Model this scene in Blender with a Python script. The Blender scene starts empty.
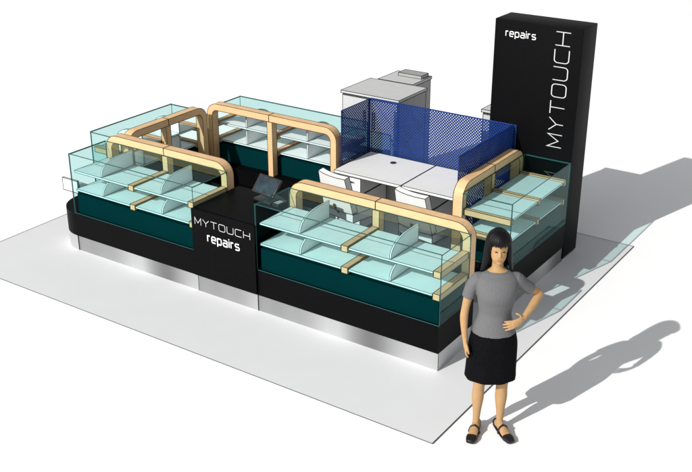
import bpy, bmesh, math, random
from mathutils import Vector, Matrix, Quaternion
random.seed(3)
S=bpy.context.scene
COL=S.collection
# ------------------------------------------------------------------ materials
def mat(name,col,rough=0.5,metal=0.0,spec=0.3,var=0.06,scale=8.0,stretch=(1,1,1),bump=0.0):
    m=bpy.data.materials.new(name); m.use_nodes=True
    nt=m.node_tree; p=nt.nodes['Principled BSDF']
    tc=nt.nodes.new('ShaderNodeTexCoord'); mp=nt.nodes.new('ShaderNodeMapping')
    mp.inputs['Scale'].default_value=stretch
    nz=nt.nodes.new('ShaderNodeTexNoise'); nz.inputs['Scale'].default_value=scale; nz.inputs['Detail'].default_value=5
    rp=nt.nodes.new('ShaderNodeValToRGB')
    a=[max(0,c*(1-var)) for c in col]; b=[min(1,c*(1+var)) for c in col]
    rp.color_ramp.elements[0].position=0.3; rp.color_ramp.elements[1].position=0.7
    rp.color_ramp.elements[0].color=(*a,1); rp.color_ramp.elements[1].color=(*b,1)
    nt.links.new(tc.outputs['Object'],mp.inputs[0]); nt.links.new(mp.outputs[0],nz.inputs['Vector'])
    nt.links.new(nz.outputs['Fac'],rp.inputs[0]); nt.links.new(rp.outputs[0],p.inputs['Base Color'])
    p.inputs['Roughness'].default_value=rough; p.inputs['Metallic'].default_value=metal
    p.inputs['Specular IOR Level'].default_value=spec
    if bump>0:
        bp=nt.nodes.new('ShaderNodeBump'); bp.inputs['Strength'].default_value=bump; bp.inputs['Distance'].default_value=0.002
        nt.links.new(nz.outputs['Fac'],bp.inputs['Height']); nt.links.new(bp.outputs[0],p.inputs['Normal'])
    return m
def steelmat():
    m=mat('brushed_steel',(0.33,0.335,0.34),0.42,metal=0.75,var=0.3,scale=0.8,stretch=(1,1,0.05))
    nt=m.node_tree; p=nt.nodes['Principled BSDF']
    tc=nt.nodes.new('ShaderNodeTexCoord'); wv=nt.nodes.new('ShaderNodeTexNoise'); mp=nt.nodes.new('ShaderNodeMapping')
    mp.inputs['Scale'].default_value=(1.3,1.3,0.02); mp.inputs['Location'].default_value=(3.1,1.7,0)
    wv.inputs['Scale'].default_value=1.0; wv.inputs['Detail'].default_value=1.0
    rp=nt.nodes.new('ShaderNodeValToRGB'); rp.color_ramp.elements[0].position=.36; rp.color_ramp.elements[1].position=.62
    rp.color_ramp.elements[0].color=(0.09,0.092,0.095,1); rp.color_ramp.elements[1].color=(0.58,0.585,0.59,1)  # steel reflections painted into the base colour as broad dark and bright bands
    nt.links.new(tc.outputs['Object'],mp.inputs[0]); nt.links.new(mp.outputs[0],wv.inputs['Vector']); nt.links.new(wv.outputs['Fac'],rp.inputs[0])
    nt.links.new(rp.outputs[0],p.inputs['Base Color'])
    return m
def glassmat(name,tint,hi):
    m=bpy.data.materials.new(name); m.use_nodes=True
    nt=m.node_tree; nt.nodes.clear()
    out=nt.nodes.new('ShaderNodeOutputMaterial'); tr=nt.nodes.new('ShaderNodeBsdfTransparent')
    gl=nt.nodes.new('ShaderNodeBsdfGlossy'); gl.inputs['Roughness'].default_value=0.03
    gl.inputs['Color'].default_value=(0.7,1,0.97,1)
    tr.inputs['Color'].default_value=(*tint,1)
    mx=nt.nodes.new('ShaderNodeMixShader')
    lw=nt.nodes.new('ShaderNodeLayerWeight'); lw.inputs['Blend'].default_value=0.5
    mr=nt.nodes.new('ShaderNodeMapRange'); mr.clamp=True
    mr.inputs['From Min'].default_value=0.42; mr.inputs['To Min'].default_value=0.0; mr.inputs['To Max'].default_value=hi
    nt.links.new(lw.outputs['Facing'],mr.inputs['Value'])
    nt.links.new(mr.outputs[0],mx.inputs[0])
    nt.links.new(tr.outputs[0],mx.inputs[1]); nt.links.new(gl.outputs[0],mx.inputs[2]); nt.links.new(mx.outputs[0],out.inputs[0])
    return m
M=dict(
 ground=mat('white_ground',(0.90,0.90,0.90),0.9,spec=0.0,var=0.01,scale=2),
 floor=mat('grey_floor',(0.66,0.665,0.675),0.8,spec=0.05,var=0.012,scale=3),
 black=mat('black_laminate',(0.0025,0.0025,0.003),0.5,spec=0.05,var=0.3,scale=60),
 line=mat('dark_edge',(0.02,0.022,0.022),0.6,spec=0.1),
 gedge=mat('glass_edge',(0.010,0.07,0.07),0.3,spec=0.3),
 teal=mat('dark_teal_panel',(0.0010,0.024,0.027),0.7,spec=0.0,var=0.03,scale=3),
 steel=steelmat(),
 wood=mat('pale_maple',(0.68,0.45,0.24),0.5,spec=0.2,var=0.08,scale=5,stretch=(2,2,14)),
 bwood=mat('pale_maple_bracket',(0.72,0.44,0.25),0.5,spec=0.2,var=0.08,scale=5,stretch=(2,2,14)),
 wline=mat('wood_edge',(0.06,0.035,0.015),0.6,spec=0.1),
 shelf=mat('frosted_shelf',(0.72,0.82,0.82),0.3,spec=0.4,var=0.03),
 fin=mat('frosted_white_divider',(0.86,0.88,0.88),0.4,spec=0.3,var=0.02),
 white=mat('white_laminate',(0.76,0.76,0.75),0.45,spec=0.3,var=0.02),
 grey=mat('grey_panel',(0.30,0.30,0.30),0.5,var=0.04),
 pale=mat('pale_grey_panel',(0.50,0.50,0.50),0.5,var=0.03),
 blue=mat('blue_mesh_metal',(0.005,0.028,0.15),0.5,spec=0.2,var=0.12),
 letter=mat('white_lettering',(0.78,0.78,0.78),0.5,var=0.01),
 letter2=mat('pale_grey_lettering',(0.52,0.52,0.52),0.5,var=0.01),
 dark=mat('dark_plastic',(0.02,0.02,0.022),0.35,spec=0.4,var=0.1),
 screen=mat('dark_screen',(0.02,0.035,0.045),0.15,spec=0.5,var=0.7,scale=9),
 chrome=mat('chrome',(0.6,0.6,0.6),0.2,metal=1.0,var=0.05),
 skin=mat('tan_skin',(0.41,0.25,0.12),0.7,spec=0.12,var=0.05,scale=20),
 lips=mat('lips',(0.33,0.165,0.08),0.6,var=0.05),
 shirt=mat('grey_cotton',(0.13,0.13,0.135),0.85,spec=0.1,var=0.08,scale=120,bump=0.2),
 skirt=mat('black_cloth',(0.004,0.004,0.005),0.8,spec=0.04,var=0.3,scale=60,bump=0.2),
 hair=mat('black_hair',(0.004,0.004,0.005),0.5,spec=0.15,var=0.4,scale=40,stretch=(6,6,0.6),bump=0.6),
 shoe=mat('black_leather',(0.010,0.009,0.009),0.4,spec=0.3,var=0.2),
 glass=glassmat('teal_tinted_glass',(0.745,0.90,0.89),0.22),
)
# ------------------------------------------------------------------ helpers
def box(bm,x0,x1,y0,y1,z0,z1):
    v=[bm.verts.new((x,y,z)) for z in (z0,z1) for y in (y0,y1) for x in (x0,x1)]
    for f in ((0,2,3,1),(4,5,7,6),(0,1,5,4),(2,6,7,3),(0,4,6,2),(1,3,7,5)):
        bm.faces.new([v[i] for i in f])
    return v
def prism(bm,pts,z0,z1):
    a=[bm.verts.new((x,y,z0)) for x,y in pts]; b=[bm.verts.new((x,y,z1)) for x,y in pts]
    n=len(pts)
    bm.faces.new(a[::-1]); bm.faces.new(b)
    for i in range(n): bm.faces.new((a[i],a[(i+1)%n],b[(i+1)%n],b[i]))
def bar(bm,p,q,r,mi=0):
    p=Vector(p);q=Vector(q);d=q-p
    if d.length<1e-5: return
    d.normalize(); u=d.orthogonal().normalized(); w=d.cross(u)
    p=p-d*r*0.5;q=q+d*r*0.5
    a=[bm.verts.new(p+(u*c+w*s)*r) for c,s in ((1,1),(-1,1),(-1,-1),(1,-1))]
    b=[bm.verts.new(q+(u*c+w*s)*r) for c,s in ((1,1),(-1,1),(-1,-1),(1,-1))]
    fs=[bm.faces.new(a[::-1]),bm.faces.new(b)]
    for i in range(4): fs.append(bm.faces.new((a[i],a[(i+1)%4],b[(i+1)%4],b[i])))
    for f in fs: f.material_index=mi
def done(name,bm,m,parent=None,line=0,lm='line',bevel=0,smooth=False,kind=None,xf=None):
    bmesh.ops.recalc_face_normals(bm,faces=bm.faces[:])
    if bevel:
        bmesh.ops.bevel(bm,geom=bm.edges[:],offset=bevel,segments=3,profile=0.5,affect='EDGES')
        smooth=True
    if line:
        segs=[]
        for e in bm.edges:
            if len(e.link_faces)!=2 or e.calc_face_angle(0)>0.6:
                segs.append((e.verts[0].co.copy(),e.verts[1].co.copy()))
        for p,q in segs: bar(bm,p,q,line,1)
    me=bpy.data.meshes.new(name); 
    if smooth:
        for f in bm.faces: f.smooth=True
    bm.to_mesh(me); bm.free()
    me.materials.append(M[m])
    if line: me.materials.append(M[lm])
    if smooth:
        try: me.set_sharp_from_angle(angle=math.radians(40))
        except Exception: pass
    o=bpy.data.objects.new(name,me); COL.objects.link(o)
    if parent: o.parent=parent
    if kind: o['kind']=kind
    return o
def thing(name,label,cat,loc=(0,0,0),rz=0,group=None):
    o=bpy.data.objects.new(name,None); COL.objects.link(o); o.empty_display_size=0.1
    o.location=loc; o.rotation_euler=(0,0,rz); o['label']=label; o['category']=cat
    if group:o['group']=group
    return o
NB=bmesh.new
def quick(name,dims,m,parent,line=0,bevel=0,lm='line'):
    bm=NB(); box(bm,*dims); return done(name,bm,m,parent,line,lm,bevel)
# ------------------------------------------------------------------ camera solve frame
f=1024.0; VA=(-1300.,-218.); VB=(1108.,-218.)
dA=Vector((VA[0]-346,VA[1]-236,f)).normalized(); dB=Vector((VB[0]-346,VB[1]-236,f)).normalized()
pt=math.atan2(454,f); UP=Vector((0,-math.cos(pt),-math.sin(pt)))
H=4.44
r=Vector((437-346,372-236,f)); Cc=r*(H/(-(r.dot(UP))))
def w(v): return Vector((-v.dot(dA),v.dot(dB),v.dot(UP)))
cam=bpy.data.cameras.new('camera'); cam.sensor_width=36; cam.lens=f/692*36; cam.clip_end=2000; cam.clip_start=0.1
co=bpy.data.objects.new('camera',cam); COL.objects.link(co)
pos=-w(Cc); pos.z=H
R=w(Vector((1,0,0)));D=w(Vector((0,1,0)));F=w(Vector((0,0,1)))
mx=Matrix.Identity(4)
for i in range(3):
    mx[i][0]=R[i]; mx[i][1]=-D[i]; mx[i][2]=-F[i]; mx[i][3]=pos[i]
co.matrix_world=mx
S.camera=co
# ------------------------------------------------------------------ light
el=math.radians(33); hx,hy=0.2566,0.9665
sd=Vector((hx*math.cos(el),hy*math.cos(el),-math.sin(el)))
sl=bpy.data.lights.new('sun','SUN'); sl.energy=4.4; sl.angle=math.radians(0.4); sl.color=(1,0.98,0.95)
so=bpy.data.objects.new('sun',sl); COL.objects.link(so); so.rotation_mode='QUATERNION'
so.rotation_quaternion=sd.to_track_quat('-Z','Y'); so.location=(-2,-8,8)
W=bpy.data.worlds.new('World'); S.world=W; W.use_nodes=True
nt=W.node_tree; bg=nt.nodes['Background']; sk=nt.nodes.new('ShaderNodeTexSky'); sk.sky_type='NISHITA'
sk.sun_disc=False; sk.sun_elevation=el; sk.sun_rotation=math.atan2(-hx,-hy)
hs=nt.nodes.new('ShaderNodeHueSaturation'); hs.inputs['Saturation'].default_value=0.10
nt.links.new(sk.outputs[0],hs.inputs['Color']); nt.links.new(hs.outputs[0],bg.inputs[0]); bg.inputs[1].default_value=0.12
S.view_settings.view_transform='Standard'; S.view_settings.look='None'; S.view_settings.exposure=0
# ------------------------------------------------------------------ ground
bm=NB(); v=[bm.verts.new(p) for p in ((-400,-400,0),(400,-400,0),(400,400,0),(-400,400,0))]; bm.faces.new(v)
done('ground',bm,'ground',kind='structure')
bm=NB(); FX0,FX1,FY0,FY1=-5.1,0.47,-0.90,3.32
v=[bm.verts.new(p) for p in ((FX0,FY0,.004),(FX1,FY0,.004),(FX1,FY1,.004),(FX0,FY1,.004))]; bm.faces.new(v)
done('floor',bm,'floor',kind='structure')
bm=NB()
e=.0035
for a in ((FX0-e,FX1+e,FY0-e,FY0+e),(FX0-e,FX1+e,FY1-e,FY1+e),(FX0-e,FX0+e,FY0+e,FY1-e),(FX1-e,FX1+e,FY0+e,FY1-e)):
    v=[bm.verts.new(p) for p in ((a[0],a[2],.008),(a[1],a[2],.008),(a[1],a[3],.008),(a[0],a[3],.008))]; bm.faces.new(v)
done('floor_border',bm,'line',kind='structure')
# ------------------------------------------------------------------ display counters
ZP,ZB,ZG=0.17,0.42,1.06
SH=(0.68,0.88)
def sweep(bm,path,y0,y1,th):
    n=len(path); rings=[]
    for i,(x,z) in enumerate(path):
        a=Vector(path[max(i-1,0)]);b=Vector(path[min(i+1,n-1)])
        t=(b-a).normalized(); nn=Vector((-t.y,t.x))
        k=th/2
        rings.append([bm.verts.new(p) for p in ((x+nn.x*k,y0,z+nn.y*k),(x+nn.x*k,y1,z+nn.y*k),(x-nn.x*k,y1,z-nn.y*k),(x-nn.x*k,y0,z-nn.y*k))])
    for i in range(n-1):
        a,b=rings[i],rings[i+1]
        for j in range(4): bm.faces.new((a[j],a[(j+1)%4],b[(j+1)%4],b[j]))
    bm.faces.new(rings[0][::-1]); bm.faces.new(rings[-1])
def pane(t,x0,x1,y0,y1,z0,z1):
    dims=(x1-x0,y1-y0,z1-z0); k=dims.index(min(dims))
    mid=((x0+x1)/2,(y0+y1)/2,(z0+z1)/2)
    lo=Vector((x0,y0,z0)); hi=Vector((x1,y1,z1))
    ax=[i for i in range(3) if i!=k]
    pts=[]
    for s1,s2 in ((0,0),(1,0),(1,1),(0,1)):
        p=lo.copy(); p[k]=mid[k]; p[ax[0]]=(lo,hi)[s1][ax[0]]; p[ax[1]]=(lo,hi)[s2][ax[1]]; pts.append(p)
    bm=NB(); bm.faces.new([bm.verts.new(p) for p in pts]); g=done('glass_panel',bm,'glass',t)
    bm=NB()
    for i in range(4): bar(bm,pts[i],pts[(i+1)%4],.003)
    done('edge_strip',bm,'gedge',g)
def case(label,L,Dp,loc,rz,fins=True,nofirst=False):
    t=thing('display_counter',label,'display counter',loc,rz,'glass display counters around the kiosk')
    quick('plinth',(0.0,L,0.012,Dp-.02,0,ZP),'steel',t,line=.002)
    quick('base_cabinet',(0,L,0,Dp,ZP,ZB),'black',t)
    quick('lower_panel',(0.03,L-.03,.035,Dp-.12,ZB+.001,SH[0]-.05),'teal',t)
    g=.008; yb=Dp-.105
    pane(t,0,L,0,g,ZB+.004,ZG)
    pane(t,0,L,g+.001,yb,ZG-g,ZG)
    pane(t,0,g,g+.001,yb,ZB+.004,ZG-g-.001)
    pane(t,L-g,L,g+.001,yb,ZB+.004,ZG-g-.001)
    mid=L/2; th=.075; zt=1.095; ra=.11
    y0,y1=Dp-.10,Dp
    def arc(cx,cz,a0,a1,n=8): return [(cx+ra*math.cos(math.radians(a0+(a1-a0)*i/n)),cz+ra*math.sin(math.radians(a0+(a1-a0)*i/n))) for i in range(n+1)]
    xl=.045; xr=L-.045
    bm=NB(); sweep(bm,[(xl,ZB+.001)]+arc(xl+ra,zt-ra,180,90)+[(mid-.002,zt)],y0,y1,th); done('wood_frame',bm,'wood',t,line=.0024,lm='wline')
    bm=NB(); sweep(bm,[(mid+.002,zt)]+arc(xr-ra,zt-ra,90,0)+[(xr,ZB+.001)],y0,y1,th); done('wood_frame',bm,'wood',t,line=.0024,lm='wline')
    quick('post',(mid-.035,mid+.035,y0+.01,y1-.01,ZB+.001,zt-th/2-.001),'wood',t,line=.0024,lm='wline')
    for z in SH:
        for x0,x1 in (((.03 if nofirst else .09),mid-.04),(mid+.04,L-.09)):
            quick('shelf',(x0,x1,.03,yb-.01,z-.018,z),'shelf',t,line=.0022,lm='gedge')
            if not fins: continue
            xm=(x0+x1)/2
            bm=NB(); d0=.04; d1=yb-.02; hh=.142; pr=[(d0,z+.001),(d0,z+.02)]
            for i in range(1,13):
                a=math.radians(90*i/12); pr.append((d0+(d1-d0)*.62*(1-math.cos(a)),z+.02+(hh)*math.sin(a)))
            pr+=[(d1,z+.02+hh),(d1,z+.001)]
            A=[bm.verts.new((xm-.007,y,zz)) for y,zz in pr];Bv=[bm.verts.new((xm+.007,y,zz)) for y,zz in pr]
            bm.faces.new(A);bm.faces.new(Bv[::-1])
            for i in range(len(pr)): bm.faces.new((A[i],A[(i+1)%len(pr)],Bv[(i+1)%len(pr)],Bv[i]))
            done('divider',bm,'fin',t,line=.002,lm='gedge')
        for xb in ((mid,L-.05) if nofirst else (.05,mid,L-.05)):
            hw=.032 if fins else .02
            quick('bracket',(xb-hw,xb+hw,.025,y0-.001,z-.045,z+.012),'bwood',t,line=.0024,lm='wline')
    return t
case('glass display counter on the front side, left of the black lettered panel',1.64,.6,(-4.25,0,0),0,nofirst=True)
case('glass display counter on the front side, nearest the standing woman',1.88,.6,(-1.88,0,0),0,nofirst=True)
case('short glass display counter closing the left end of the kiosk',1.24,.55,(-4.6,1.855,0),-math.pi/2)
case('glass display counter at the back, left of the blue mesh screen',1.8,.6,(-2.35,2.55,0),math.pi)
case('glass display counter on the right side, against the tall black sign tower',1.28,.6,(0,1.27,0),math.pi/2,False)
def corner(label,pts):
    t=thing('corner_counter',label,'counter')
    bm=NB(); cx=sum(p[0] for p in pts)/len(pts); cy=sum(p[1] for p in pts)/len(pts)
    prism(bm,[(cx+(x-cx)*.985,cy+(y-cy)*.985) for x,y in pts],0,ZP); done('plinth',bm,'steel',t)
    bm=NB(); prism(bm,pts,ZP,ZB); done('base_cabinet',bm,'black',t)
    return t
ar=[(-4.252-.346*math.sin(math.radians(a)),.35-.35*math.cos(math.radians(a))) for a in range(0,91,9)]
corner('low rounded black corner unit at the left front of the kiosk',ar+[(-4.598,.612),(-4.252,.612)])
ar=[(-4.152-.446*math.cos(math.radians(a)),2.2+.35*math.sin(math.radians(a))) for a in range(0,91,9)]
corner('low rounded black corner unit at the left rear of the kiosk',[(-4.152,1.86),(-4.598,1.86)]+ar)
t=thing('leaflet_tray','small white tray standing out from the left end of the front glass','tray',(-4.27,.1,.60))
quick('tray_panel',(-.22,0,-.01,.01,0.0,.13),'white',t,line=.003)
quick('support',(-.20,-.02,.012,.20,0.0,.012),'white',t,line=.003)
# ------------------------------------------------------------------ lettering
def ribbon(bm,P,th,dz,closed=False):
    P=[Vector(p) for p in P]
    Q=[P[0]]
    for p in P[1:]:
        if (p-Q[-1]).length>1e-4: Q.append(p)
    if closed and (Q[0]-Q[-1]).length<1e-4: Q.pop()
    P=Q; n=len(P); L=[];Rr=[]
    for i in range(n):
        if closed: a,b=P[i-1],P[(i+1)%n]
        else: a,b=P[max(i-1,0)],P[min(i+1,n-1)]
        d1=(P[i]-a).normalized() if (P[i]-a).length>1e-6 else (b-P[i]).normalized()
        d2=(b-P[i]).normalized() if (b-P[i]).length>1e-6 else d1
        n1=Vector((-d1.y,d1.x));n2=Vector((-d2.y,d2.x)); m_=(n1+n2).normalized(); k=th/2/max(.35,m_.dot(n1))
        L.append(bm.verts.new((P[i].x+m_.x*k,P[i].y+m_.y*k,dz)));Rr.append(bm.verts.new((P[i].x-m_.x*k,P[i].y-m_.y*k,dz)))
    for i in range(n if closed else n-1):
        j=(i+1)%n; bm.faces.new((L[i],Rr[i],Rr[j],L[j]))
def q(cx,cy,r,a0,a1,n=6): return [(cx+r*math.cos(math.radians(a0+(a1-a0)*i/n)),cy+r*math.sin(math.radians(a0+(a1-a0)*i/n))) for i in range(n+1)]
WD=1.12; rd=.26
def glyph(c):
    w_=WD; v=.92; s=.26
    if c=='M': return w_,[([(0,0),(0,1),(w_/2,.25),(w_,1),(w_,0)],0)]
    if c=='Y': return w_,[([(0,1),(w_/2,.48),(w_,1)],0),([(w_/2,.50),(w_/2,0)],0)]
    if c=='T': return w_,[([(0,1),(w_,1)],0),([(w_/2,.95),(w_/2,0)],0)]
    if c=='O': return w_,[(q(w_-rd,1-rd,rd,0,90)+q(rd,1-rd,rd,90,180)+q(rd,rd,rd,180,270)+q(w_-rd,rd,rd,270,360),1)]
    if c=='U': return w_,[([(0,1)]+q(rd,rd,rd,180,270)+q(w_-rd,rd,rd,270,360)+[(w_,1)],0)]
    if c=='C': return w_,[([(w_,1)]+q(rd,1-rd,rd,90,180)+q(rd,rd,rd,180,270)+[(w_,0)],0)]
    if c=='H': return w_,[([(0,0),(0,1)],0),([(w_,0),(w_,1)],0),([(0.03,.5),(w_-.03,.5)],0)]
    if c=='r': return .55,[([(0,0),(0,1.08)],0),([(0,.55)]+q(s,1-s,s,180,90)+[(.55,1)],0)]
    if c=='e': return v,[([(0,.5),(v,.5)]+q(v-s,1-s,s,0,90)+q(s,1-s,s,90,180)[:-1]+[(0,.72)],0),([(0,.74)]+q(s,s,s,180,270)+[(v-.04,0)],0)]
    if c=='p': return v,[([(0,1.08),(0,-.42)],0),(q(v-s,1-s,s,0,90)+q(s,1-s,s,90,180)+q(s,s,s,180,270)+q(v-s,s,s,270,360),1)]
    if c=='a': return v,[([(.06,1)]+q(v-s,1-s,s,90,0)+[(v,-.08)],0),([(v,.57)]+q(.28,.285,.285,90,270,10)+[(v,0)],0)]
    if c=='i': return 0.0,[([(0,0),(0,1.08)],0),([(0,1.28),(0,1.46)],0)]
    if c=='s': return v,[([(v-.03,1)]+q(.25,.75,.25,90,270,10)+q(v-.25,.25,.25,90,-90,10)+[(.02,0)],0)]
def lettering(txt,cap,th,matrix,parent,m='letter2',total=None,gap=.36):
    bm=NB(); x=0
    for c in txt:
        adv,G=glyph(c)
        for k,(P,cl) in enumerate(G): ribbon(bm,[(a+x,b) for a,b in P],th/cap,k*.0006/cap,bool(cl))
        x+=adv+gap
    sx=(total/(x-gap)) if total else cap
    bmesh.ops.transform(bm,matrix=matrix@Matrix.Diagonal((sx,cap,cap,1)),verts=bm.verts)
    return done('lettering',bm,m,parent)
face=Matrix(((1,0,0,0),(0,0,-1,0),(0,1,0,0),(0,0,0,1)))
t=thing('service_counter','black service counter with white lettering between the two front glass counters','counter',(-2.608,0,0))
Wc=.726
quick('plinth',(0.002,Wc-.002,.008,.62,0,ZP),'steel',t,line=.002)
quick('counter_body',(0.003,Wc-.003,.0,.62,ZP+.001,.84),'black',t)
quick('sign_panel',(-.01,Wc+.01,-.022,-.001,ZP+.012,.86),'black',t)
quick('countertop',(-.0,Wc,.001,.66,.841,.865),'black',t)
lettering('MYTOUCH',.066,.006,Matrix.Translation((.035,-.0245,.715))@face,t,total=.65)
lettering('repairs',.058,.0135,Matrix.Translation((.18,-.0245,.575))@face,t,'letter',total=.375,gap=.46)
t=thing('sign_tower','tall black sign tower with white lettering at the right rear corner','sign',(-.90,2.555,0))
bm=NB(); box(bm,0,.90,0,.34,.03,2.36); done('tower_body',bm,'black',t,bevel=.004)
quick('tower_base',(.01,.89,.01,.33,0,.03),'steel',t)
lettering('repairs',.046,.0095,Matrix.Translation((.12,-.003,2.205))@face,t,'letter',total=.31,gap=.46)
rot=Matrix.Rotation(math.pi/2,4,'Z')
lettering('MYTOUCH',.145,.010,Matrix.Translation((.78,-.003,1.19))@face@rot,t,total=1.12)
# ------------------------------------------------------------------ blue mesh screen
t=thing('mesh_screen','dark blue perforated metal screen wrapped around the repair desks','screen',(0,0,0))
def lattice(name,p0,p1,z0,z1,parent):
    p0=Vector(p0);p1=Vector(p1); L=(p1-p0).length; u=(p1-p0).normalized(); n=Vector((-u.y,u.x)); Hh=z1-z0
    bm=NB(); sp=.032; hw=.0076
    def seg(a,b,off):
        d=Vector((b[0]-a[0],b[1]-a[1])); 
        if d.length<.01: return
        d.normalize(); m_=Vector((-d.y,d.x))*hw
        vs=[]
        for o2 in (off-.0015,off+.0015):
            for q_ in ((a[0]+m_.x,a[1]+m_.y),(a[0]-m_.x,a[1]-m_.y),(b[0]-m_.x,b[1]-m_.y),(b[0]+m_.x,b[1]+m_.y)):
                xx=min(max(q_[0],0),L); zz=min(max(q_[1],0),Hh)
                vs.append(bm.verts.new((p0.x+u.x*xx+n.x*o2,p0.y+u.y*xx+n.y*o2,z0+zz)))
        for fc in ((0,1,2,3),(7,6,5,4),(0,4,5,1),(1,5,6,2),(2,6,7,3),(3,7,4,0)): bm.faces.new([vs[i] for i in fc])
    k=-Hh
    while k<L:
        a0=max(k,0);a1=min(k+Hh,L)
        if a1>a0:
            seg((a0,a0-k),(a1,a1-k),.002); seg((a0,Hh-(a0-k)),(a1,Hh-(a1-k)),-.002)
        k+=sp
    o=done(name,bm,'blue',parent)
    bm=NB()
    P=lambda x,z:(p0.x+u.x*x,p0.y+u.y*x,z0+z)
    for a,b in (((0,0),(L,0)),((L,0),(L,Hh)),((L,Hh),(0,Hh)),((0,Hh),(0,0))): bar(bm,P(*a),P(*b),.005)
    done('frame',bm,'blue',o)
lattice('mesh_panel',(-2.30,2.54),(-.60,2.54),.42,1.335,t)
lattice('mesh_panel',(-2.31,1.98),(-2.31,2.53),.42,1.335,t)
lattice('mesh_panel',(-.63,2.53),(-.63,1.42),.42,1.335,t)
def desk(label,x0,x1,grom):
    t=thing('desk',label,'desk',(x0,1.80,0),0,'white repair desks')
    L=x1-x0
    quick('tabletop',(0,L,0,.70,.72,.75),'white',t,line=.0025)
    quick('side_panel',(.0,.025,.02,.69,0.005,.719),'white',t,line=.0025)
    quick('side_panel',(L-.025,L,.02,.69,0.005,.719),'white',t,line=.0025)
    quick('back_panel',(.03,L-.03,.62,.64,.2,.719),'white',t)
    for i in range(3):
        d=quick('drawer',(.03,.30,.04+.002*i,.55,.12+.2*i,.31+.2*i),'white',t,line=.0025)
        quick('handle',(.11,.22,.025,.038,.24+.2*i,.255+.2*i),'chrome',d)
    bm=NB(); bmesh.ops.create_cone(bm,cap_ends=True,segments=24,radius1=.032,radius2=.032,depth=.006); 
    bmesh.ops.translate(bm,verts=bm.verts,vec=(grom,.52,.7535)); done('cable_grommet',bm,'dark',t)
desk('white repair desk in the left half of the blue mesh screen',-2.28,-1.47,.4)
desk('white repair desk in the right half of the blue mesh screen',-1.46,-.66,.42)
def chair(label,x,y,rz):
    t=thing('office_chair',label,'chair',(x,y,0),rz,'white office chairs at the repair desks')
    bm=NB(); box(bm,-.21,.21,-.18,.25,.47,.555); done('seat',bm,'white',t,line=.0028)
    bm=NB(); n=4; A=[]
    for j in range(2):
        for k in range(2):
            for i in range(n+1):
                s=i/n*2-1; 
                A.append(bm.verts.new((s*(.21-.025*k),-.15-.09*k+.03*s*s-.065*j,.575+.38*k-.012*j)))
    idx=lambda j,k,i:A[(j*2+k)*(n+1)+i]
    for i in range(n):
        bm.faces.new((idx(0,0,i),idx(0,0,i+1),idx(0,1,i+1),idx(0,1,i))); bm.faces.new((idx(1,0,i+1),idx(1,0,i),idx(1,1,i),idx(1,1,i+1)))
        bm.faces.new((idx(0,1,i),idx(0,1,i+1),idx(1,1,i+1),idx(1,1,i))); bm.faces.new((idx(0,0,i+1),idx(0,0,i),idx(1,0,i),idx(1,0,i+1)))
    bm.faces.new((idx(0,0,0),idx(0,1,0),idx(1,1,0),idx(1,0,0))); bm.faces.new((idx(0,1,n),idx(0,0,n),idx(1,0,n),idx(1,1,n)))
    done('backrest',bm,'white',t,line=.0028)
    bm=NB(); bar(bm,(0,0,.10),(0,0,.465),.022); done('column',bm,'chrome',t)
    bm=NB(); bar(bm,(0,-.12,.46),(0,-.235,.62),.014); done('back_support',bm,'dark',t)
    for i in range(5):
        a=i*math.tau/5
        bm=NB(); bar(bm,(0.02*math.cos(a),.02*math.sin(a),.11),(.27*math.cos(a),.27*math.sin(a),.075),.013); l=done('leg',bm,'chrome',t)
        bm=NB(); bmesh.ops.create_uvsphere(bm,u_segments=10,v_segments=8,radius=.028); bmesh.ops.translate(bm,verts=bm.verts,vec=(.27*math.cos(a),.27*math.sin(a),.033)); done('caster',bm,'dark',l,smooth=True)
chair('white office chair at the left desk, beside the front display counter posts',-1.86,1.50,math.radians(-12))
chair('white office chair at the right desk, near the right side counter',-.98,1.50,math.radians(-10))
# point of sale terminal
t=thing('sales_terminal','dark touchscreen sales terminal on the black counter behind the lettered panel','sales terminal',(-2.14,.52,.866),math.radians(-8))
t.scale=(.85,.85,.85)
bm=NB(); box(bm,-.13,.13,-.10,.12,0,.03); done('base',bm,'dark',t,bevel=.008)
bm=NB(); bar(bm,(0,.05,.03),(0,.02,.12),.03); done('stand',bm,'dark',t)
bm=NB(); box(bm,-.17,.17,-.015,.015,-.11,.11); s_=done('screen_housing',bm,'dark',t,bevel=.008); s_.location=(0,-.01,.17); s_.rotation_euler=(math.radians(-40),0,0)
bm=NB(); box(bm,-.145,.145,-.018,-.0155,-.09,.09); done('screen',bm,'screen',s_)
bm=NB(); box(bm,.16,.25,-.09,.06,0,.04); k_=done('card_reader',bm,'dark',t,bevel=.006)
bm=NB()
for i in range(3):
    for j in range(4): box(bm,.175+.022*i,.19+.022*i,-.075+.022*j,-.06+.022*j,.0405,.044)
done('keypad',bm,'letter2',k_)
def cabinet(label,x0,x1,y0,y1,h,extra=False):
    t=thing('storage_cabinet',label,'cabinet',(x0,y0,0),0)
    L=x1-x0;Dd=y1-y0
    quick('body',(0,L,0,Dd,0.005,h),'grey',t,line=.0028)
    for i in range(2):
        xa=.01+i*(L/2-.002); xb=xa+L/2-.022
        d=quick('door',(xa,xb,-.024,-.002,.06,h-.02),'pale',t,line=.0028)
        hxx=xb-.05 if i==0 else xa+.05
        quick('handle',(hxx-.008,hxx+.008,-.05,-.026,h-.35,h-.15),'chrome',d)
    quick('top_panel',(-.01,L+.01,-.03,Dd+.01,h+.001,h+.03),'pale',t,line=.0028)
    if extra: quick('raised_lid',(L*.25,L-.02,Dd*.55,Dd-.02,h+.031,h+.07),'grey',t,line=.0028)
cabinet('pale cabinet with white doors behind the left end of the mesh screen',-2.92,-2.17,2.9,3.48,1.22)
cabinet('pale cabinet farthest back, behind the larger one, only its top showing',-2.83,-2.38,3.54,3.95,1.22,True)
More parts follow.
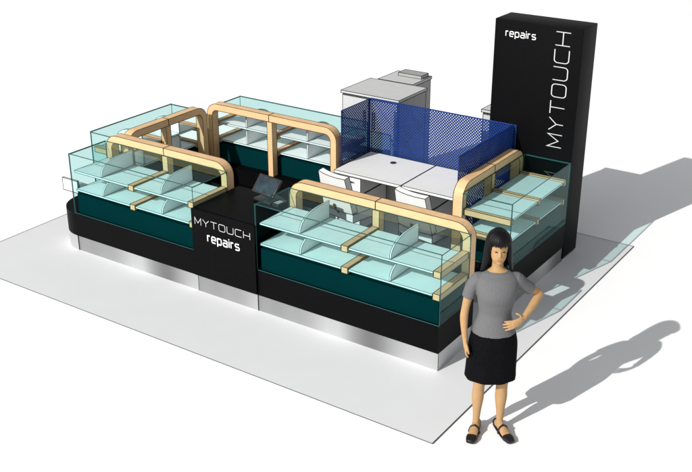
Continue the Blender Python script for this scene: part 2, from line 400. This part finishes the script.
cabinet('pale cabinet standing just left of and behind the sign tower',-1.17,-.45,2.95,3.5,1.28)
# ------------------------------------------------------------------ person
def tube(bm,pts,rad,n=20,flat=None,cap=True):
    P=[Vector(p) for p in pts]; N=len(P); rings=[]
    for i in range(N):
        a=P[max(i-1,0)];b=P[min(i+1,N-1)]; t=(b-a).normalized()
        ref=Vector(flat) if flat else (Vector((1,0,0)) if abs(t.x)<.8 else Vector((0,1,0)))
        u=(ref-t*ref.dot(t)).normalized(); v=t.cross(u)
        ra,rb=rad[i] if isinstance(rad[i],tuple) else (rad[i],rad[i])
        rings.append([bm.verts.new(P[i]+u*ra*math.cos(k*math.tau/n)+v*rb*math.sin(k*math.tau/n)) for k in range(n)])
    for i in range(N-1):
        for k in range(n): bm.faces.new((rings[i][k],rings[i][(k+1)%n],rings[i+1][(k+1)%n],rings[i+1][k]))
    for ring,s,i in ((rings[0],-1,0),(rings[-1],1,N-1)):
        t=(P[min(i+1,N-1)]-P[max(i-1,0)]).normalized()
        r_=rad[i] if not isinstance(rad[i],tuple) else min(rad[i])
        c=bm.verts.new(P[i]+t*s*r_*(.6 if cap else 0.02))
        for k in range(n):
            vs=(ring[k],ring[(k+1)%n],c); bm.faces.new(vs if s>0 else vs[::-1])
def dense(pts,rad,k=5):
    P=[Vector(p) for p in pts]; Rr=[Vector(r_) if isinstance(r_,tuple) else Vector((r_,r_)) for r_ in rad]
    out=[];ro=[]
    for i in range(len(P)-1):
        p0=P[max(i-1,0)];p1=P[i];p2=P[i+1];p3=P[min(i+2,len(P)-1)]
        q0=Rr[max(i-1,0)];q1=Rr[i];q2=Rr[i+1];q3=Rr[min(i+2,len(P)-1)]
        for j in range(k):
            t=j/k
            cr=lambda a,b,c,d:0.5*((2*b)+(c-a)*t+(2*a-5*b+4*c-d)*t*t+(-a+3*b-3*c+d)*t**3)
            out.append(cr(p0,p1,p2,p3)); ro.append(tuple(cr(q0,q1,q2,q3)))
    out.append(P[-1]);ro.append(tuple(Rr[-1])); return out,ro
def ell(bm,c,r,rx=0):
    g=bmesh.ops.create_uvsphere(bm,u_segments=24,v_segments=16,radius=1)
    bmesh.ops.transform(bm,verts=g['verts'],matrix=Matrix.Translation(c)@Matrix.Rotation(rx,4,'X')@Matrix.Diagonal((*r,1)))
def remesh(name,bm,m,parent,vox=.005,sm=4):
    bmesh.ops.recalc_face_normals(bm,faces=bm.faces[:])
    me=bpy.data.meshes.new(name); bm.to_mesh(me); bm.free()
    o=bpy.data.objects.new(name,me); COL.objects.link(o)
    a=o.modifiers.new('r','REMESH'); a.mode='VOXEL'; a.voxel_size=vox; a.use_smooth_shade=True
    b=o.modifiers.new('s','SMOOTH'); b.factor=.5; b.iterations=sm
    bpy.context.view_layer.update()
    me2=bpy.data.meshes.new_from_object(o.evaluated_get(bpy.context.evaluated_depsgraph_get()))
    o.modifiers.clear(); o.data=me2; me2.name=name; me2.materials.clear(); me2.materials.append(M[m]); 
    for p in me2.polygons: p.use_smooth=True
    o.parent=parent; return o
rzp=math.atan2(R.y,R.x)
per=thing('person','woman in grey t-shirt and black skirt standing with one hand on her hip','person',(.735,-.50,.004),rzp)
per.scale=(.96,.96,.96)
TX=-.018
tors=[((TX,0,.84),(.160,.112)),((TX,0,.92),(.146,.102)),((TX,0,1.0),(.115,.086)),((TX,0,1.06),(.110,.084)),((TX,-.008,1.15),(.127,.096)),((TX,-.015,1.22),(.140,.108)),((TX,-.005,1.29),(.148,.096)),((TX,.005,1.34),(.128,.072)),((TX,.01,1.375),(.085,.058)),((TX-.0,.01,1.40),(.050,.048))]
armR=[((-.160,.005,1.310),.043),((-.196,.01,1.25),.038),((-.220,.015,1.16),.034),((-.236,.015,1.07),.030),((-.245,0,1.0),.031),((-.243,-.02,.92),.026),((-.236,-.035,.84),.020)]
armL=[((.125,.005,1.310),.043),((.174,.03,1.26),.038),((.243,.065,1.20),.034),((.315,.095,1.145),.031),((.285,.045,1.115),.032),((.235,-.02,1.075),.028),((.18,-.085,1.035),.021)]
bm=NB()
p_,r_=dense([a for a,b in tors],[b for a,b in tors]); tube(bm,p_,r_,28,flat=(1,0,0))
HX=-.022; HZ=1.555
tube(bm,[(TX,.015,1.36),(TX-.002,.012,1.42),(HX,.005,1.48)],[.050,.042,.042])
ell(bm,(HX,.012,HZ+.03),(.074,.094,.095)); ell(bm,(HX,-.022,HZ-.03),(.056,.062,.082)); ell(bm,(HX,-.048,HZ-.088),(.024,.024,.022))
tube(bm,[(HX,-.080,HZ+.012),(HX,-.088,HZ-.012),(HX,-.092,HZ-.028)],[.006,.008,.009],10)
for s in (-1,1): ell(bm,(HX+s*.074,.012,HZ-.005),(.010,.018,.028))
AP={}; FL={'R':(1,0,0),'L':(-.465,.51,-.25)}
for nm,a in (('R',armR),('L',armL)):
    p_,r_=dense([x for x,y in a],[y for x,y in a]); tube(bm,p_,r_,18,flat=FL[nm]); AP[nm]=(p_,r_)
def finger(pts,r0): 
    p_,r_=dense(pts,[r0,r0*.98,r0*.9,r0*.75],4); tube(bm,p_,r_,10)
tube(bm,[(-.236,-.035,.845),(-.234,-.042,.815),(-.231,-.048,.785),(-.229,-.05,.762)],[(.020,.017),(.017,.034),(.016,.040),(.013,.038)],16,flat=(1,0,0))
for i,(dy,ln) in enumerate(((-.033,.062),(-.011,.074),(.011,.070),(.032,.055))):
    y=-.05+dy; x=-.229
    finger([(x,y,.775),(x+.002,y-.002,.765-ln*.40),(x+.010,y-.003,.765-ln*.75),(x+.020,y,.765-ln*1.05)],.0085)
finger([(-.228,-.07,.81),(-.220,-.092,.785),(-.214,-.102,.762),(-.208,-.104,.742)],.0095)
tube(bm,[(.185,-.08,1.038),(.155,-.105,1.022),(.125,-.116,1.008),(.100,-.120,1.000)],[(.021,.018),(.032,.015),(.037,.014),(.035,.012)],16,flat=(.2,0,1))
for dz,ln in ((.028,.060),(.009,.070),(-.010,.066),(-.028,.052)):
    z=1.0+dz
    finger([(.108,-.119,z),(.100-ln*.35,-.121,z-.006+dz*.1),(.100-ln*.75,-.116,z-.014+dz*.2),(.100-ln*1.05,-.107,z-.020+dz*.25)],.0085)
finger([(.165,-.095,1.045),(.152,-.103,1.064),(.135,-.104,1.075),(.118,-.098,1.080)],.0095)
for s,fx in ((-1,-.108),(1,.075)):
    hx_=TX+s*.08; foot=Vector((fx,0,0)); dr=Vector((s*.35,-1,0)).normalized()
    L_=[((hx_,0,.86),.088),((hx_,0,.74),.080),((hx_+(fx-hx_)*.4,-.004,.60),.064),((hx_+(fx-hx_)*.6,-.008,.47),.049),((hx_+(fx-hx_)*.7,.004,.38),.045),((hx_+(fx-hx_)*.8,.012,.30),.047),((hx_+(fx-hx_)*.9,.01,.19),.034),((fx,.012,.095),.027),((fx,.014,.05),.030)]
    p_,r_=dense([a for a,b in L_],[b for a,b in L_]); tube(bm,p_,r_,20)
    tube(bm,[foot-dr*.04+Vector((0,.01,.04)),foot+dr*.02+Vector((0,0,.052)),foot+dr*.08+Vector((0,0,.038)),foot+dr*.14+Vector((0,0,.026)),foot+dr*.185+Vector((0,0,.022))],[(.028,.03),(.032,.034),(.036,.024),(.038,.015),(.030,.011)],16,flat=(1,0,0))
remesh('body',bm,'skin',per,.0045,3)
bm=NB()
sh_=[((TX,0,.875),(.164,.120)),((TX,0,.93),(.152,.112)),((TX,0,1.0),(.128,.100)),((TX,0,1.06),(.123,.098)),((TX,-.010,1.15),(.138,.110)),((TX,-.018,1.22),(.150,.122)),((TX,-.008,1.29),(.157,.110)),((TX,.003,1.335),(.145,.086)),((TX,.008,1.368),(.106,.070)),((TX,.008,1.383),(.074,.062))]
p_,r_=dense([a for a,b in sh_],[b for a,b in sh_]); tube(bm,p_,r_,32,flat=(1,0,0),cap=False)
for nm,cnt,start in (('R',11,Vector((-.11,.005,1.322))),('L',11,Vector((.072,.005,1.322)))):
    p_,r_=AP[nm]; pp=[start]+p_[:cnt]; rr_=[.046]+[x[0]+.0100+.0004*i for i,x in enumerate(r_[:cnt])]
    tube(bm,pp,rr_,22,cap=False,flat=(0,1,0) if nm=='R' else FL[nm])
remesh('shirt',bm,'shirt',per,.0045,4)
bm=NB()
sk_=[((TX,0,.905),(.154,.110)),((TX,0,.86),(.169,.124)),((TX,0,.78),(.184,.134)),((TX-.002,0,.65),(.189,.134)),((TX-.004,0,.55),(.192,.138)),((TX-.004,0,.495),(.195,.140))]
p_,r_=dense([a for a,b in sk_],[b for a,b in sk_]); 
N=40; rings=[]
for i,(c,rr_) in enumerate(zip(p_,r_)):
    k=i/len(p_)
    rings.append([bm.verts.new((c.x+rr_[0]*math.cos(j*math.tau/N)*(1+.02*k*math.sin(j*math.tau/N*9)),c.y+rr_[1]*math.sin(j*math.tau/N)*(1+.035*k*math.sin(j*math.tau/N*9)),c.z)) for j in range(N)])
for i in range(len(rings)-1):
    for j in range(N): bm.faces.new((rings[i][j],rings[i][(j+1)%N],rings[i+1][(j+1)%N],rings[i+1][j]))
bm.faces.new(rings[0]); 
done('skirt',bm,'skirt',per,smooth=True)
# hair: cap plus many tapering locks
bm=NB()
ell(bm,(HX,.028,HZ+.038),(.086,.104,.101),0)
tube(bm,*dense([(HX,.055,HZ+.05),(HX,.065,HZ-.04),(HX,.062,HZ-.12),(HX,.055,HZ-.165)],[(.084,.07),(.088,.062),(.090,.046),(.080,.028)]),24,flat=(1,0,0))
rs=random.Random(5)
for i in range(26):
    a=math.radians(-28+236*i/25)
    cx,cy=math.cos(a),math.sin(a)
    end=HZ-.165-rs.uniform(0,.045); fl=rs.uniform(1.22,1.46)
    pts=[(HX+cx*.030,.02+cy*.04,HZ+.132),(HX+cx*.070,.022+cy*.080,HZ+.085),(HX+cx*.084,.022+cy*.085,HZ+.0),(HX+cx*.092,.026+cy*.074,HZ-.09),(HX+cx*.086*fl,.030+cy*.062,end)]
    r0=rs.uniform(.013,.018)
    tube(bm,*dense(pts,[r0*.7,r0,r0*1.1,r0*1.05,r0*.28]),9,flat=(-cy,cx,.05))
for i in range(9):
    s=(i-4)/4
    x=HX+s*.066; yy=-.088+.036*s*s
    tube(bm,*dense([(HX+s*.03,-.02,HZ+.132),(x*.6+HX*.4,-.062+.02*s*s,HZ+.112),(x,yy,HZ+.075),(x+s*.004,yy-.002,HZ+.040+rs.uniform(-.004,.006))],[.012,.014,.0125,.004]),9,flat=(1,0,0))
remesh('hair',bm,'hair',per,.0036,1)
for s in (-1,1):
    bm=NB(); ell(bm,(HX+s*.028,-.0755,HZ+.004),(.011,.006,.0030)); done('eye',bm,'hair',per,smooth=True)
bm=NB(); ell(bm,(HX,-.081,HZ-.060),(.018,.007,.0045)); done('mouth',bm,'lips',per,smooth=True)
for s,fx in ((-1,-.108),(1,.075)):
    foot=Vector((fx,0,0)); dr=Vector((s*.35,-1,0)).normalized()
    bm=NB()
    tube(bm,[foot-dr*.055+Vector((0,.01,.014)),foot+Vector((0,0,.013)),foot+dr*.08+Vector((0,0,.012)),foot+dr*.15+Vector((0,0,.012)),foot+dr*.20+Vector((0,0,.012))],[(.030,.012),(.034,.012),(.042,.011),(.045,.011),(.032,.010)],18,flat=(1,0,0))
    tube(bm,[foot-dr*.065+Vector((0,.01,.035)),foot-dr*.03+Vector((0,.01,.038))],[(.028,.028),(.034,.024)],16,flat=(1,0,0))
    tube(bm,[foot+dr*.125+Vector((0,0,.026)),foot+dr*.16+Vector((0,0,.025)),foot+dr*.20+Vector((0,0,.021))],[(.043,.020),(.043,.019),(.032,.014)],16,flat=(1,0,0))
    pr=Vector((dr.y,-dr.x,0))
    tube(bm,[foot+dr*.06+pr*.043+Vector((0,0,.015)),foot+dr*.055+pr*.028+Vector((0,0,.062)),foot+dr*.052+Vector((0,0,.078)),foot+dr*.055-pr*.028+Vector((0,0,.062)),foot+dr*.06-pr*.043+Vector((0,0,.015))],[.009]*5,10,flat=tuple(dr))
    remesh('shoe',bm,'shoe',per,.004,2)
